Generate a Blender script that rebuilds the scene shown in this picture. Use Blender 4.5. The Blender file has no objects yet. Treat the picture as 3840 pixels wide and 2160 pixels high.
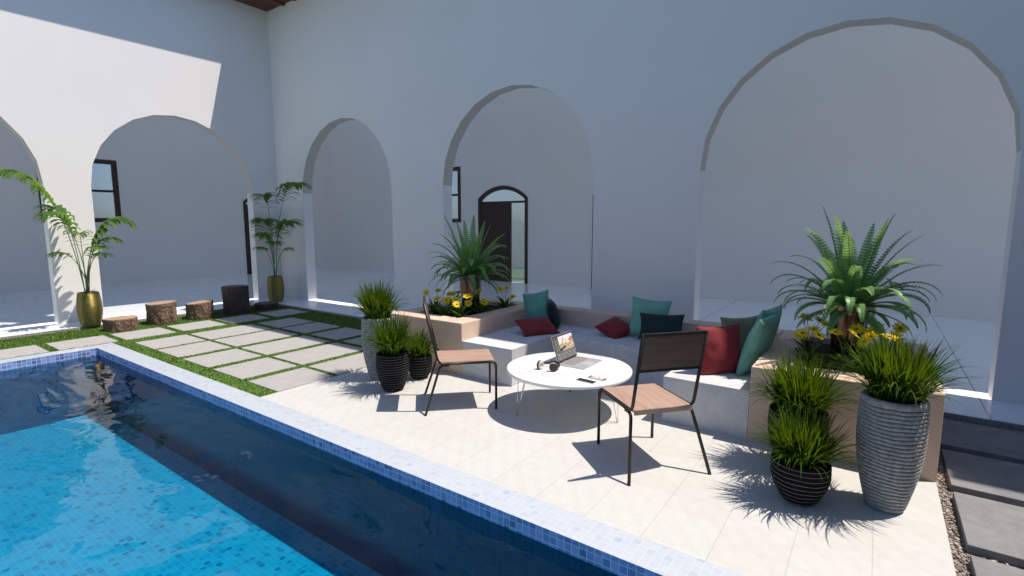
import bpy, math, random
from mathutils import Vector, Matrix, noise
R = math.radians
rng = random.Random(7)
scn = bpy.context.scene
COL = scn.collection

# ------------------------------------------------------------------ helpers
class MB:
    """collects faces; build() links them as ONE mesh object"""
    def __init__(s):
        s.v = []; s.f = []; s.m = []; s.sm = []
    def add(s, verts, faces, mi=0, smooth=False):
        n = len(s.v); s.v += [tuple(p) for p in verts]
        for f in faces:
            s.f.append(tuple(i + n for i in f)); s.m.append(mi); s.sm.append(smooth)
    def quad(s, a, b, c, d, mi=0, smooth=False):
        s.add([a, b, c, d], [(0, 1, 2, 3)], mi, smooth)
    def box(s, x0, y0, z0, x1, y1, z1, mi=0, skip=''):
        v = [(x0,y0,z0),(x1,y0,z0),(x1,y1,z0),(x0,y1,z0),(x0,y0,z1),(x1,y0,z1),(x1,y1,z1),(x0,y1,z1)]
        F = {'b':(0,3,2,1),'t':(4,5,6,7),'f':(0,1,5,4),'r':(1,2,6,5),'k':(2,3,7,6),'l':(3,0,4,7)}
        s.add(v, [F[k] for k in F if k not in skip], mi)
    def lathe(s, prof, seg=48, mi=0, c=(0,0,0), closed_bottom=True, wob=None, smooth=True):
        """prof = [(r,z,mi?)...] bottom to top on the outside, then the inside"""
        n = len(s.v); k = len(prof)
        for j in range(seg):
            a = 2*math.pi*j/seg; ca, sa = math.cos(a), math.sin(a)
            for p in prof:
                r, z = p[0], p[1]
                if wob: r, z = wob(a, r, z)
                s.v.append((c[0]+r*ca, c[1]+r*sa, c[2]+z))
        for j in range(seg):
            j2 = (j+1) % seg
            for i in range(k-1):
                s.f.append((n+j*k+i, n+j2*k+i, n+j2*k+i+1, n+j*k+i+1))
                s.m.append(prof[i][2] if len(prof[i]) > 2 else mi); s.sm.append(smooth)
        if closed_bottom:
            s.f.append(tuple(n+j*k for j in reversed(range(seg)))); s.m.append(mi); s.sm.append(False)
    def tube(s, pts, r, seg=10, mi=0, caps=True):
        pts = [Vector(p) for p in pts]; n = len(s.v); k = len(pts)
        rr = r if isinstance(r, (list, tuple)) else [r]*k
        t0 = (pts[1]-pts[0]).normalized()
        up = Vector((0,0,1)) if abs(t0.z) < .9 else Vector((1,0,0))
        nrm = t0.cross(up).normalized()
        for i, p in enumerate(pts):
            t = (pts[min(i+1,k-1)]-pts[max(i-1,0)]).normalized()
            nrm = (nrm - t*nrm.dot(t)).normalized(); b = t.cross(nrm)
            for j in range(seg):
                a = 2*math.pi*j/seg
                s.v.append(tuple(p + (nrm*math.cos(a)+b*math.sin(a))*rr[i]))
        for i in range(k-1):
            for j in range(seg):
                j2 = (j+1) % seg
                s.f.append((n+i*seg+j, n+i*seg+j2, n+(i+1)*seg+j2, n+(i+1)*seg+j)); s.m.append(mi); s.sm.append(True)
        if caps:
            s.f.append(tuple(n+j for j in reversed(range(seg)))); s.m.append(mi); s.sm.append(False)
            s.f.append(tuple(n+(k-1)*seg+j for j in range(seg))); s.m.append(mi); s.sm.append(False)
    def build(s, name, mats, parent=None, off=(0,0,0), bevel=0, seg=2, merge=False):
        """off: world position of the thing, taken off vertices given in world space"""
        me = bpy.data.meshes.new(name)
        vs = [(v[0]-off[0], v[1]-off[1], v[2]-off[2]) for v in s.v]
        me.from_pydata(vs, [], s.f)
        if not isinstance(mats, (list, tuple)): mats = [mats]
        for m in mats: me.materials.append(m)
        me.polygons.foreach_set('material_index', s.m)
        me.polygons.foreach_set('use_smooth', s.sm)
        if len(s.f) < 9000:
            uv = me.uv_layers.new(name='UVMap')
            for p in me.polygons:
                nx, ny, nz = (abs(q) for q in p.normal)
                for li in p.loop_indices:
                    x, y, z = s.v[me.loops[li].vertex_index]
                    uv.data[li].uv = (x, y) if nz >= nx and nz >= ny else ((x, z) if ny >= nx else (y, z))
        me.update()
        o = bpy.data.objects.new(name, me); COL.objects.link(o)
        if parent is not None: o.parent = parent
        elif off != (0,0,0): o.location = off
        if bevel:
            b = o.modifiers.new('Bevel', 'BEVEL'); b.width = bevel; b.segments = seg; b.limit_method = 'ANGLE'; b.angle_limit = R(40)
        return o

def tag(o, label=None, cat=None, group=None, kind=None):
    if label: o['label'] = label
    if cat: o['category'] = cat
    if group: o['group'] = group
    if kind: o['kind'] = kind
    return o
def thing(name, loc, label, cat, group=None, rz=0):
    o = bpy.data.objects.new(name, None); COL.objects.link(o)
    o.empty_display_size = .1; o.location = loc; o.rotation_euler = (0,0,rz)
    return tag(o, label, cat, group)
def struct(o): o['kind'] = 'structure'; return o
def bez(p0, p1, p2, n):
    p0, p1, p2 = Vector(p0), Vector(p1), Vector(p2)
    return [p0*(1-t)**2 + p1*2*t*(1-t) + p2*t*t for t in (i/n for i in range(n+1))]
def fillet(pts, rad, n=6):
    """polyline with rounded corners"""
    P = [Vector(p) for p in pts]; out = [P[0]]
    for i in range(1, len(P)-1):
        a = (P[i-1]-P[i]); b = (P[i+1]-P[i]); r = min(rad, a.length*.49, b.length*.49)
        out += bez(P[i]+a.normalized()*r, P[i], P[i]+b.normalized()*r, n)
    return out + [P[-1]]

# ------------------------------------------------------------------ materials
class NT:
    def __init__(s, name):
        s.mat = bpy.data.materials.new(name); s.mat.use_nodes = True
        s.t = s.mat.node_tree; s.n = s.t.nodes; s.n.clear()
        s.out = s.n.new('ShaderNodeOutputMaterial')
    def node(s, typ, **kw):
        d = s.n.new(typ)
        for k, v in kw.items():
            if k.startswith('_'): setattr(d, k[1:], v)
        for k, v in kw.items():
            if k.startswith('_'): continue
            key = int(k[1:]) if k[0] == 'i' and k[1:].isdigit() else k.replace('__', ' ')
            if isinstance(v, bpy.types.NodeSocket): s.t.links.new(v, d.inputs[key])
            else: d.inputs[key].default_value = v
        return d
    def math(s, op, a, b=0.0, c=None):
        kw = dict(_operation=op, i0=a, i1=b)
        if c is not None: kw['i2'] = c
        return s.node('ShaderNodeMath', **kw).outputs[0]
    def mix(s, f, a, b, blend='MIX'):
        d = s.n.new('ShaderNodeMix'); d.data_type = 'RGBA'; d.blend_type = blend
        for k, v in ((0, f), (6, a), (7, b)):
            if isinstance(v, bpy.types.NodeSocket): s.t.links.new(v, d.inputs[k])
            else: d.inputs[k].default_value = (*v, 1) if isinstance(v, (tuple, list)) and len(v) == 3 else v
        return d.outputs[2]
    def ramp(s, f, stops, interp='LINEAR'):
        d = s.n.new('ShaderNodeValToRGB'); d.color_ramp.interpolation = interp
        e = d.color_ramp.elements
        while len(e) < len(stops): e.new(.5)
        for el, (p, c) in zip(e, stops):
            el.position = p; el.color = (*c, 1) if isinstance(c, (tuple, list)) else (c, c, c, 1)
        s.t.links.new(f, d.inputs[0]); return d.outputs[0]
    def coord(s, kind='Object'): return s.n.new('ShaderNodeTexCoord').outputs[kind]
    def uv(s): return s.n.new('ShaderNodeUVMap').outputs[0]
    def xyz(s, v): return s.node('ShaderNodeSeparateXYZ', i0=v).outputs
    def mapping(s, v, scale=(1,1,1), loc=(0,0,0), rot=(0,0,0)):
        return s.node('ShaderNodeMapping', Vector=v, Scale=scale, Location=loc, Rotation=rot).outputs[0]
    def noise(s, v, scale=5, detail=4, rough=.5, dist=0):
        return s.node('ShaderNodeTexNoise', Vector=v, Scale=scale, Detail=detail, Roughness=rough, Distortion=dist).outputs[0]
    def bump(s, h, strength=.3, dist=.01, nrm=None):
        kw = dict(Height=h, Strength=strength, Distance=dist)
        if nrm: kw['Normal'] = nrm
        return s.node('ShaderNodeBump', **kw).outputs[0]
    def bsdf(s, col, rough=.5, metal=0.0, nrm=None, **kw):
        d = s.n.new('ShaderNodeBsdfPrincipled')
        def put(k, v):
            if isinstance(v, bpy.types.NodeSocket): s.t.links.new(v, d.inputs[k])
            else: d.inputs[k].default_value = (*v, 1) if isinstance(v, (tuple, list)) and len(v) == 3 else v
        put('Base Color', col); put('Roughness', rough); put('Metallic', metal)
        if nrm: put('Normal', nrm)
        for k, v in kw.items(): put(k.replace('__', ' '), v)
        return d.outputs[0]
    def done(s, sh):
        s.t.links.new(sh, s.out.inputs[0]); return s.mat

def simple(name, col, rough=.5, metal=0, var=.12, scale=8, bump=0, **kw):
    t = NT(name); c = t.coord()
    n = t.noise(c, scale, 5, .6)
    dark = tuple(x*(1-var) for x in col); lite = tuple(min(1, x*(1+var)) for x in col)
    b = t.bump(t.noise(c, scale*8, 3), bump, .004) if bump else None
    return t.done(t.bsdf(t.ramp(n, [(.3, dark), (.7, lite)]), rough, metal, b, **kw))

def m_plaster():
    t = NT('white_plaster'); c = t.coord()
    n = t.noise(c, .6, 5, .6)
    col = t.ramp(n, [(.3, (.765,.75,.735)), (.7, (.80,.785,.768))])
    b = t.bump(t.noise(c, 30, 4, .6), .10, .004)
    return t.done(t.bsdf(col, .85, 0, b))
def m_concrete(name, col, var=.14, rough=.7, scale=3.5, bump=.12):
    t = NT(name); c = t.coord()
    n1 = t.noise(c, scale, 6, .65, .4); n2 = t.noise(c, scale*12, 3, .6)
    f = t.math('ADD', t.math('MULTIPLY', n1, .75), t.math('MULTIPLY', n2, .25))
    colr = t.ramp(f, [(.32, tuple(x*(1-var) for x in col)), (.68, tuple(x*(1+var) for x in col))])
    b = t.bump(n2, bump, .003)
    return t.done(t.bsdf(colr, rough, 0, b, Specular__IOR__Level=.12 if rough > .85 else .5))
def lines(t, u, size, off, w):
    """1 on a joint of width w repeating every size"""
    fr = t.math('FRACT', t.math('DIVIDE', t.math('SUBTRACT', u, off), size))
    d = t.math('ABSOLUTE', t.math('SUBTRACT', fr, .5))
    return t.math('GREATER_THAN', d, .5 - w/size/2)
def cellnoise(t, u, v, su, sv, ou=0, ov=0):
    a = t.math('FLOOR', t.math('DIVIDE', t.math('SUBTRACT', u, ou), su)); b = t.math('FLOOR', t.math('DIVIDE', t.math('SUBTRACT', v, ov), sv))
    cmb = t.node('ShaderNodeCombineXYZ', i0=a, i1=b, i2=0.37).outputs[0]
    return t.node('ShaderNodeTexWhiteNoise', Vector=cmb).outputs[0]
def m_patio():
    t = NT('cream_patio_tile'); x, y, _ = t.xyz(t.uv())
    jx = lines(t, x, .345, .0905, .0036); jy = lines(t, y, .1705, 2.911, .0026)
    cn = cellnoise(t, x, y, .345, .1705, .0905, 2.911)
    n = t.noise(t.coord(), 14, 6, .65)
    base = t.ramp(n, [(.3, (.485,.495,.482)), (.7, (.53,.54,.53))])
    base = t.mix(t.math('MULTIPLY', cn, .18), base, (.44,.405,.365))
    # faint diagonal ribs pressed into the tile
    rib = t.math('SINE', t.math('MULTIPLY', t.math('ADD', x, t.math('MULTIPLY', y, .75)), 46))
    base = t.mix(t.math('MULTIPLY', t.math('GREATER_THAN', rib, .15), .07), base, (.38,.35,.31))
    base = t.mix(t.math('MULTIPLY', jy, .30), base, (.30,.31,.33))
    base = t.mix(t.math('MULTIPLY', jx, .45), base, (.20,.19,.185))
    h = t.math('SUBTRACT', t.math('MULTIPLY', n, .3), t.math('MAXIMUM', jx, t.math('MULTIPLY', jy, .5)))
    return t.done(t.bsdf(base, .62, 0, t.bump(h, .25, .002)))
def m_marble():
    t = NT('polished_pale_marble'); uv = t.uv(); x, y, _ = t.xyz(uv)
    jx = lines(t, x, 1.66, .893, .012); jy = lines(t, y, 1.66, 5.83, .006)
    n = t.noise(t.mapping(uv, (1.3, 9, 1)), 3, 7, .7, .6); n2 = t.noise(uv, 60, 3, .6)
    f = t.math('ADD', t.math('MULTIPLY', n, .7), t.math('MULTIPLY', n2, .3))
    base = t.ramp(f, [(.3, (.66,.735,.84)), (.5, (.78,.83,.89)), (.72, (.85,.88,.92))])
    base = t.mix(t.math('MULTIPLY', t.math('MAXIMUM', jx, jy), .7), base, (.12,.13,.15))
    return t.done(t.bsdf(base, t.ramp(n, [(.3, .10), (.7, .22)]), 0, t.bump(n, .05, .002)))
def m_granite():
    t = NT('speckled_granite_edge'); c = t.coord()
    n = t.noise(c, 55, 4, .7); v = t.noise(c, 140, 2, .6)
    f = t.math('ADD', t.math('MULTIPLY', n, .6), t.math('MULTIPLY', v, .4))
    return t.done(t.bsdf(t.ramp(f, [(.38, (.06,.055,.05)), (.47, (.26,.25,.24)), (.62, (.44,.42,.40))]), .6, 0, t.bump(f, .2, .003)))
def m_mosaic(name, stops, grout, su=.046, sv=.046, rough=.25):
    t = NT(name); uv = t.uv(); x, y, _ = t.xyz(uv)
    cn = cellnoise(t, x, y, su, sv, .003, .018)
    col = t.ramp(cn, stops, 'CONSTANT')
    col = t.mix(t.math('MULTIPLY', t.noise(uv, 9, 4), .25), col, stops[0][1])
    g = t.math('MAXIMUM', lines(t, x, su, .003, .0045), lines(t, y, sv, .018, .0045))
    col = t.mix(g, col, grout)
    return t.done(t.bsdf(col, rough, 0, t.bump(t.math('SUBTRACT', 1.0, g), .3, .002)))
def m_lawn():
    t = NT('turf'); c = t.coord()
    n1 = t.noise(c, 3.0, 4, .6); n2 = t.noise(c, 60, 5, .75, 1.2); n3 = t.noise(c, 22, 3, .6)
    f = t.math('ADD', t.math('MULTIPLY', n2, .6), t.math('ADD', t.math('MULTIPLY', n1, .18), t.math('MULTIPLY', n3, .22)))
    col = t.ramp(f, [(.34, (.012,.035,.004)), (.47, (.055,.135,.012)), (.57, (.12,.22,.028)), (.70, (.26,.32,.07))])
    return t.done(t.bsdf(col, .85, 0, t.bump(n2, .9, .012)))
def m_leaf(name, a, b, trans, tw=.35, rough=.42, nscale=3, island=True, spec=.4):
    t = NT(name)
    rnd = t.n.new('ShaderNodeNewGeometry').outputs['Random Per Island'] if island else t.noise(t.coord(), nscale, 3)
    n = t.noise(t.coord(), 35, 3, .6)
    col = t.mix(rnd, a, b); col = t.mix(t.math('MULTIPLY', n, .4), col, tuple(x*.55 for x in a))
    p = t.bsdf(col, rough, 0, None, Specular__IOR__Level=spec)
    tr = t.node('ShaderNodeBsdfTranslucent', Color=(*trans, 1)).outputs[0]
    mx = t.node('ShaderNodeMixShader', i0=tw, i1=p, i2=tr).outputs[0]
    return t.done(mx)
def m_bark(name, lo, hi):
    t = NT(name); c = t.coord()
    n = t.noise(t.mapping(c, (1,1,.35)), 22, 6, .7, .8); n2 = t.noise(c, 60, 4, .6)
    f = t.math('ADD', t.math('MULTIPLY', n, .7), t.math('MULTIPLY', n2, .3))
    return t.done(t.bsdf(t.ramp(f, [(.33, lo), (.62, hi)]), .85, 0, t.bump(f, .8, .012)))
def m_cutwood(name, a, b):
    t = NT(name); c = t.coord()
    w = t.node('ShaderNodeTexWave', _wave_type='RINGS', _rings_direction='Z', Vector=c, Scale=14, Distortion=2.2, Detail=3, Detail__Scale=1.5).outputs[1]
    return t.done(t.bsdf(t.mix(t.math('ADD', t.math('MULTIPLY', w, .5), t.math('MULTIPLY', t.noise(c, 9, 5), .5)), a, b), .75, 0, t.bump(w, .2, .003)))
def m_wood(name, a, b, rough=.4, axis=(1,14,14), scale=2.4):
    t = NT(name); c = t.mapping(t.coord(), axis)
    n = t.noise(c, scale, 7, .68, .7)
    return t.done(t.bsdf(t.ramp(n, [(.3, a), (.5, tuple((x+y)/2 for x, y in zip(a, b))), (.72, b)]), rough, 0, t.bump(n, .06, .002)))
def m_fabric(name, col):
    t = NT(name); uv = t.coord()
    w1 = t.noise(uv, 160, 2); n = t.noise(uv, 7, 4)
    c = t.ramp(n, [(.3, tuple(x*.86 for x in col)), (.7, tuple(x*1.12 for x in col))])
    return t.done(t.bsdf(c, .9, 0, t.bump(w1, .25, .002), Sheen__Weight=.08, Sheen__Roughness=.5))
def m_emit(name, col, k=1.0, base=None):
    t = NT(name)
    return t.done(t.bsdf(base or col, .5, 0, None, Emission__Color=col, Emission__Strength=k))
def m_water():
    t = NT('pool_water'); c = t.coord()
    n1 = t.noise(t.mapping(c, (.55, 1.0, 1), (0,0,0), (0,0,R(25))), 1.15, 2, .45, .9)
    n2 = t.noise(t.mapping(c, (1, 1.5, 1)), 4.2, 2, .5, .4)
    h = t.math('ADD', n1, t.math('MULTIPLY', n2, .06))
    nb = t.bump(h, 1.0, .065)
    fr = t.node('ShaderNodeFresnel', IOR=1.29, Normal=nb).outputs[0]
    gl = t.node('ShaderNodeBsdfGlossy', Color=(1,1,1,1), Roughness=0.0, Normal=nb).outputs[0]
    tp = t.node('ShaderNodeBsdfTransparent', Color=(.15,.70,.88,1)).outputs[0]
    return t.done(t.node('ShaderNodeMixShader', i0=fr, i1=tp, i2=gl).outputs[0])
def m_pane():
    t = NT('frosted_glass'); c = t.coord()
    nb = t.bump(t.noise(c, 120, 2), .25, .003)
    rf = t.node('ShaderNodeBsdfRefraction', Color=(.86,.9,.93,1), Roughness=.22, IOR=1.02, Normal=nb).outputs[0]
    gl = t.node('ShaderNodeBsdfGlossy', Color=(.9,.93,.96,1), Roughness=.12, Normal=nb).outputs[0]
    return t.done(t.node('ShaderNodeMixShader', i0=.35, i1=rf, i2=gl).outputs[0])
def m_fill_sheet(name, col):
    t = NT(name)
    tr = t.node('ShaderNodeBsdfTranslucent', Color=(*col, 1)).outputs[0]
    df = t.node('ShaderNodeBsdfDiffuse', Color=(.6,.62,.65,1)).outputs[0]
    return t.done(t.node('ShaderNodeMixShader', i0=.55, i1=tr, i2=df).outputs[0])
def m_gravel():
    t = NT('pebble_gravel'); c = t.coord()
    v = t.node('ShaderNodeTexVoronoi', Vector=c, Scale=62, Randomness=1.0)
    d = v.outputs['Distance']; cc = t.xyz(v.outputs['Color'])[0]
    col = t.ramp(cc, [(0, (.10,.095,.09)), (.25, (.22,.17,.13)), (.5, (.34,.29,.24)), (.75, (.42,.38,.33)), (1, (.22,.2,.21))])
    col = t.mix(t.ramp(d, [(.35, 0.0), (.75, 1.0)]), col, (.07,.06,.05))
    return t.done(t.bsdf(col, .55, 0, t.bump(d, -.9, .012)))
def m_ground():
    t = NT('outside_ground'); c = t.coord(); n = t.noise(c, .15, 5, .6); n2 = t.noise(c, 3, 6, .7)
    g = t.mix(n2, (.05,.10,.02), (.15,.22,.05))
    return t.done(t.bsdf(t.mix(t.ramp(n, [(.52, 0.0), (.56, 1.0)]), g, (.40,.33,.24)), .9))

M = dict(
 plaster=m_plaster(), patio=m_patio(), marble=m_marble(), granite=m_granite(), lawn=m_lawn(), water=m_water(), pane=m_pane(),
 fill_sheet=m_fill_sheet('fill_light_sheet', (.265,.33,.43)), dim_fill_sheet=m_fill_sheet('dim_fill_light_sheet', (.150,.195,.27)), gravel=m_gravel(), ground=m_ground(),  # sheets added as fill light: they diffuse the sun, dimmer over the left gallery
 bench=m_concrete('bench_concrete', (.56,.565,.575), .16), beige=m_concrete('beige_render', (.62,.455,.35), .10, .75, 2.5),
 paver=m_concrete('paver_concrete', (.335,.33,.325), .09, .8, 5), slab=m_concrete('path_concrete', (.185,.19,.195), .25, .75, 6),
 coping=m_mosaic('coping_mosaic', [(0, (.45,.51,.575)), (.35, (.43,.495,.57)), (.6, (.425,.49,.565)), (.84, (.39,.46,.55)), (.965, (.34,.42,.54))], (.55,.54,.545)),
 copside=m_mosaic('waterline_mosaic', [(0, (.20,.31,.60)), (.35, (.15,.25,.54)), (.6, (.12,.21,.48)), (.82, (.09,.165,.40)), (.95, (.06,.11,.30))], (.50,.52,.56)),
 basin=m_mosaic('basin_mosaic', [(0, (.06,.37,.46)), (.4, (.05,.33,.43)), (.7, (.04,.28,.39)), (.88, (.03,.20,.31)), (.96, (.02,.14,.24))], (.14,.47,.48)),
 poolend=m_mosaic('sunlit_end_mosaic', [(0, (.030,.105,.20)), (.4, (.026,.092,.18)), (.7, (.021,.078,.155)), (.88, (.014,.05,.11)), (.96, (.010,.03,.07))], (.04,.11,.16)),  # brighter copy of the wall mosaic, sun on this end put into the colour
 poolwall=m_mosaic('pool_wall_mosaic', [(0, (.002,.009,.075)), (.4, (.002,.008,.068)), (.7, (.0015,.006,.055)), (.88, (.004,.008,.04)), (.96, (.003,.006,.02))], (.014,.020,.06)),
 soffit=m_concrete('shade_toned_soffit', (.56,.525,.47), .05, .9, 3),  # warm shade under the arches put into the plaster colour
 strip=m_emit('light_leak_glow', (1,.93,.87), 1.15, (.8,.78,.75)),  # glow standing in for a light leak under the walls
 eave=m_wood('dark_timber_soffit', (.060,.016,.010), (.16,.048,.028), .6, (9,9,1), 3),
 frame=m_wood('dark_brown_joinery', (.030,.013,.008), (.060,.030,.018), .55, (12,12,1), 2),
 tile=m_concrete('clay_roof_tile', (.26,.10,.06), .3, .8, 8),
 metal=simple('bronze_black_metal', (.035,.029,.024), .38, .55), wood=m_wood('chair_plywood', (.31,.20,.15), (.47,.325,.255), .42),
 wooddark=m_wood('chair_back_plywood', (.062,.034,.025), (.12,.070,.054), .6, (14,1,14)),
 white=simple('white_lacquer', (.80,.79,.79), .35, 0, .015), chrome=simple('pale_steel', (.75,.75,.76), .25, .8, .03),
 alu=simple('silver_aluminium', (.62,.62,.63), .38, .6, .03), black=simple('black_plastic', (.012,.012,.013), .35, 0, .1),
 key=simple('grey_keys', (.25,.24,.24), .5, 0, .05), bezel=simple('laptop_bezel', (.06,.05,.047), .3),
 cup=simple('headphone_brown_black', (.03,.024,.02), .45), pad=simple('pale_grey_leather', (.52,.50,.48), .6, 0, .05),
 soil=m_concrete('potting_soil', (.028,.018,.012), .5, .95, 30, .9),
 gpot=m_concrete('grey_granite_pot', (.27,.28,.28), .50, .8, 38, .3), gline=simple('dark_pot_grooves', (.035,.034,.033), .9),
 bpot=m_concrete('black_stone_pot', (.0075,.007,.007), .35, .9, 60, .2), bline=simple('pale_groove_lines', (.20,.21,.22), .7, 0, .25, 40),
 gold=simple('brushed_gold', (.225,.185,.058), .40, .85, .25, 30), bronze=simple('polished_bronze', (.17,.105,.085), .20, .92, .1, 4),
 palm=m_leaf('palm_leaf', (.032,.105,.016), (.10,.215,.028), (.24,.40,.03)), pstem=simple('palm_stem', (.09,.17,.04), .5, 0, .3, 12),
 fern=m_leaf('fern_leaf', (.105,.285,.095), (.205,.415,.135), (.32,.54,.13), .36, .42), frib=simple('fern_midrib', (.03,.05,.018), .6),
 grass=m_leaf('grass_blade', (.005,.019,.002), (.038,.095,.003), (.26,.44,.010), .20, .55, spec=.15),
 dleaf=m_leaf('daisy_leaf', (.035,.085,.018), (.075,.15,.028), (.16,.28,.04), .3),
 petal=m_leaf('yellow_petal', (.95,.70,.010), (.97,.83,.03), (.98,.82,.02), .40, .5), disc=simple('daisy_centre', (.20,.13,.015), .8, 0, .4, 90, .5),
 dstem=simple('daisy_stem', (.07,.075,.03), .6),
 bark=m_bark('rough_bark', (.035,.020,.012), (.26,.165,.11)), cut=m_cutwood('cut_wood', (.20,.135,.09), (.46,.34,.25)),
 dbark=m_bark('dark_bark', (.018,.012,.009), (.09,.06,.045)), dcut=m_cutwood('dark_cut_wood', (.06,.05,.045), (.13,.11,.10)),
 teal=m_fabric('teal_fabric', (.15,.38,.295)), navy=m_fabric('navy_teal_fabric', (.006,.020,.024)), red=m_fabric('dark_red_fabric', (.215,.017,.022)), olive=m_fabric('olive_fabric', (.21,.22,.125)),
)

# ------------------------------------------------------------------ ground, lawn, patio, path
ZS = .04                                   # height of the gallery step
XL, YR, TH = -11.14, 6.48, .22             # inner faces of the two arcade walls, wall thickness
XB, YB = -17.03, 11.86                     # inner faces of the gallery rear walls
POOL = (-8.646, -5.2, 3.2, 2.293)          # x0,y0,x1,y1
CW = .232
g = MB()
X = [-900, XB-.3, 9.0, 900]; Y = [-900, -9, YB+.3, 900]
for i in range(3):
    for j in range(3):
        if (i, j) != (1, 1): g.quad((X[i],Y[j],-.06),(X[i+1],Y[j],-.06),(X[i+1],Y[j+1],-.06),(X[i],Y[j+1],-.06))
struct(g.build('ground', M['ground']))
g = MB(); g.box(-10.45, -9, -.3, POOL[0]-CW, 5.8, 0, 0, 'b'); g.box(POOL[0]-CW, POOL[3]+CW, -.3, -4.865, 5.8, 0, 0, 'b')

struct(g.build('lawn', M['lawn']))
g = MB(); g.box(-4.865, POOL[3]+CW, -.3, .425, 5.8, .002, 0, 'b')
struct(g.build('patio', M['patio']))
g = MB(); g.box(.425, POOL[3]+CW, -.3, 9, 5.8, -.012, 0, 'b'); struct(g.build('gravel', M['gravel']))
g = MB(); g.box(POOL[2]+CW, -9, -.3, 9, POOL[3]+CW, .0, 0, 'b'); g.box(POOL[0]-CW, -9, -.3, POOL[2]+CW, POOL[1]-CW, .0, 0, 'b')
struct(g.build('pool_deck', M['patio']))

# turf blades (nobody could count them)
bl = MB()
slabs0 = []
for a, b in ((.40,1.07),(1.185,1.85),(1.957,2.625),(2.715,3.385),(3.49,4.155),(4.265,4.92),(5.04,5.70)): slabs0.append((-9.583,a,-8.92,b))
cols = ((-8.61,-7.94),(-7.86,-7.19),(-7.06,-6.395),(-6.26,-5.59),(-5.463,-4.875)); rows = ((2.722,3.388),(3.447,4.408),(4.512,5.170))
slabs = slabs0 + [(c[0], r[0], c[1], r[1]) for r in rows for c in cols]
def on_slab(x, y, e=.004): return any(s[0]-e < x < s[2]+e and s[1]-e < y < s[3]+e for s in slabs)
n = 0
while n < 42000:
    if rng.random() < .45: x, y = rng.uniform(-10.44, POOL[0]-CW-.01), rng.uniform(.3, 5.79)
    else: x, y = rng.uniform(POOL[0]-CW, -4.88), rng.uniform(POOL[3]+CW+.01, 5.79)
    if on_slab(x, y): continue
    n += 1
    a = rng.uniform(0, 6.283); h = rng.uniform(.010, .024); w = .0035; l = rng.uniform(.2, .9)*h
    dx, dy = math.cos(a), math.sin(a)
    bl.add([(x-dy*w,y+dx*w,0),(x+dy*w,y-dx*w,0),(x+dx*l,y+dy*l,h)], [(0,1,2)])
o = bl.build('lawn_grass', M['grass']); tag(o, 'short green turf growing between the paving slabs', 'grass', None, 'stuff')

ordn = ['first','second','third','fourth','fifth','sixth','seventh']
near = ['partly hidden outside the photo edge','cut by the left photo edge','touching the pool corner','beside the lowest stump','near the second stump','before the tall dark stump','in the shaded far corner']
def paver(s, label):
    c = ((s[0]+s[2])/2, (s[1]+s[3])/2, 0)
    m = MB(); m.box(s[0], s[1], -.03, s[2], s[3], .008, 0, 'b')
    tag(m.build('paving_slab', M['paver'], None, c, .003), label, 'paving slab', 'grey slabs set in the lawn', 'thing')
for i, s in enumerate(slabs0): paver(s, 'pale grey slab in the row of the stumps, ' + near[i])
rn = ['row nearest the pool', 'middle row of longer slabs', 'shaded row nearest the back step']
for j, r in enumerate(rows):
    for i, c in enumerate(cols):
        paver((c[0], r[0], c[1], r[1]), ('narrow ' if i == 4 else '') + f'grey lawn slab, {ordn[i]} from the stumps in the {rn[j]}')

# stepping slabs on the gravel
pl = ['dark grey path slab in full shade against the marble step', 'grey path slab crossed by the shadow edge', 'sunlit grey path slab beside the tall grey pot', 'sunlit path slab at the bottom right corner of the photo']
for i, (y0, y1) in enumerate(((4.945,5.60),(4.178,4.832),(3.418,4.078),(2.655,3.312))):
    m = MB(); m.box(.493, y0, -.05, 2.1, y1, .036, 0, 'b')
    tag(m.build('path_slab', M['slab'], None, (1.3,(y0+y1)/2,0), .004), pl[i], 'paving slab', 'thick slabs laid across the gravel path', 'thing')
pb = MB()
ico = [(0,0,1),(.894,0,.447),(.276,.851,.447),(-.724,.526,.447),(-.724,-.526,.447),(.276,-.851,.447),(.724,.526,-.447),(-.276,.851,-.447),(-.894,0,-.447),(-.276,-.851,-.447),(.724,-.526,-.447),(0,0,-1)]
icf = [(0,1,2),(0,2,3),(0,3,4),(0,4,5),(0,5,1),(1,6,2),(2,7,3),(3,8,4),(4,9,5),(5,10,1),(6,7,2),(7,8,3),(8,9,4),(9,10,5),(10,6,1),(11,7,6),(11,8,7),(11,9,8),(11,10,9),(11,6,10)]
for _ in range(2600):
    x, y = rng.uniform(.43, .62), rng.uniform(2.54, 5.78)
    if rng.random() < .3: x = rng.uniform(.43, 1.6)
    if x > .48 and any(a-.01 < y < b+.01 for a, b in ((4.945,5.60),(4.178,4.832),(3.418,4.078),(2.655,3.312))): continue
    r = rng.uniform(.005, .012); sx, sy, sz = r*rng.uniform(.8,1.6), r*rng.uniform(.7,1.1), r*rng.uniform(.4,.7); a = rng.uniform(0,6.28); ca, sa = math.cos(a), math.sin(a)
    pb.add([(x+(p[0]*sx*ca-p[1]*sy*sa), y+(p[0]*sx*sa+p[1]*sy*ca), -.010+sz*.5+p[2]*sz) for p in ico], icf, 0, True)
def m_pebble():
    t = NT('pebbles'); rnd = t.n.new('ShaderNodeNewGeometry').outputs['Random Per Island']
    return t.done(t.bsdf(t.ramp(rnd, [(0, (.05,.05,.055)), (.2, (.20,.14,.10)), (.45, (.36,.29,.22)), (.7, (.45,.40,.34)), (.9, (.25,.20,.21)), (1, (.55,.52,.48))]), .45))
tag(pb.build('gravel_pebbles', m_pebble()), 'small mixed pebbles beside the cream patio', 'gravel', None, 'stuff')

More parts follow.
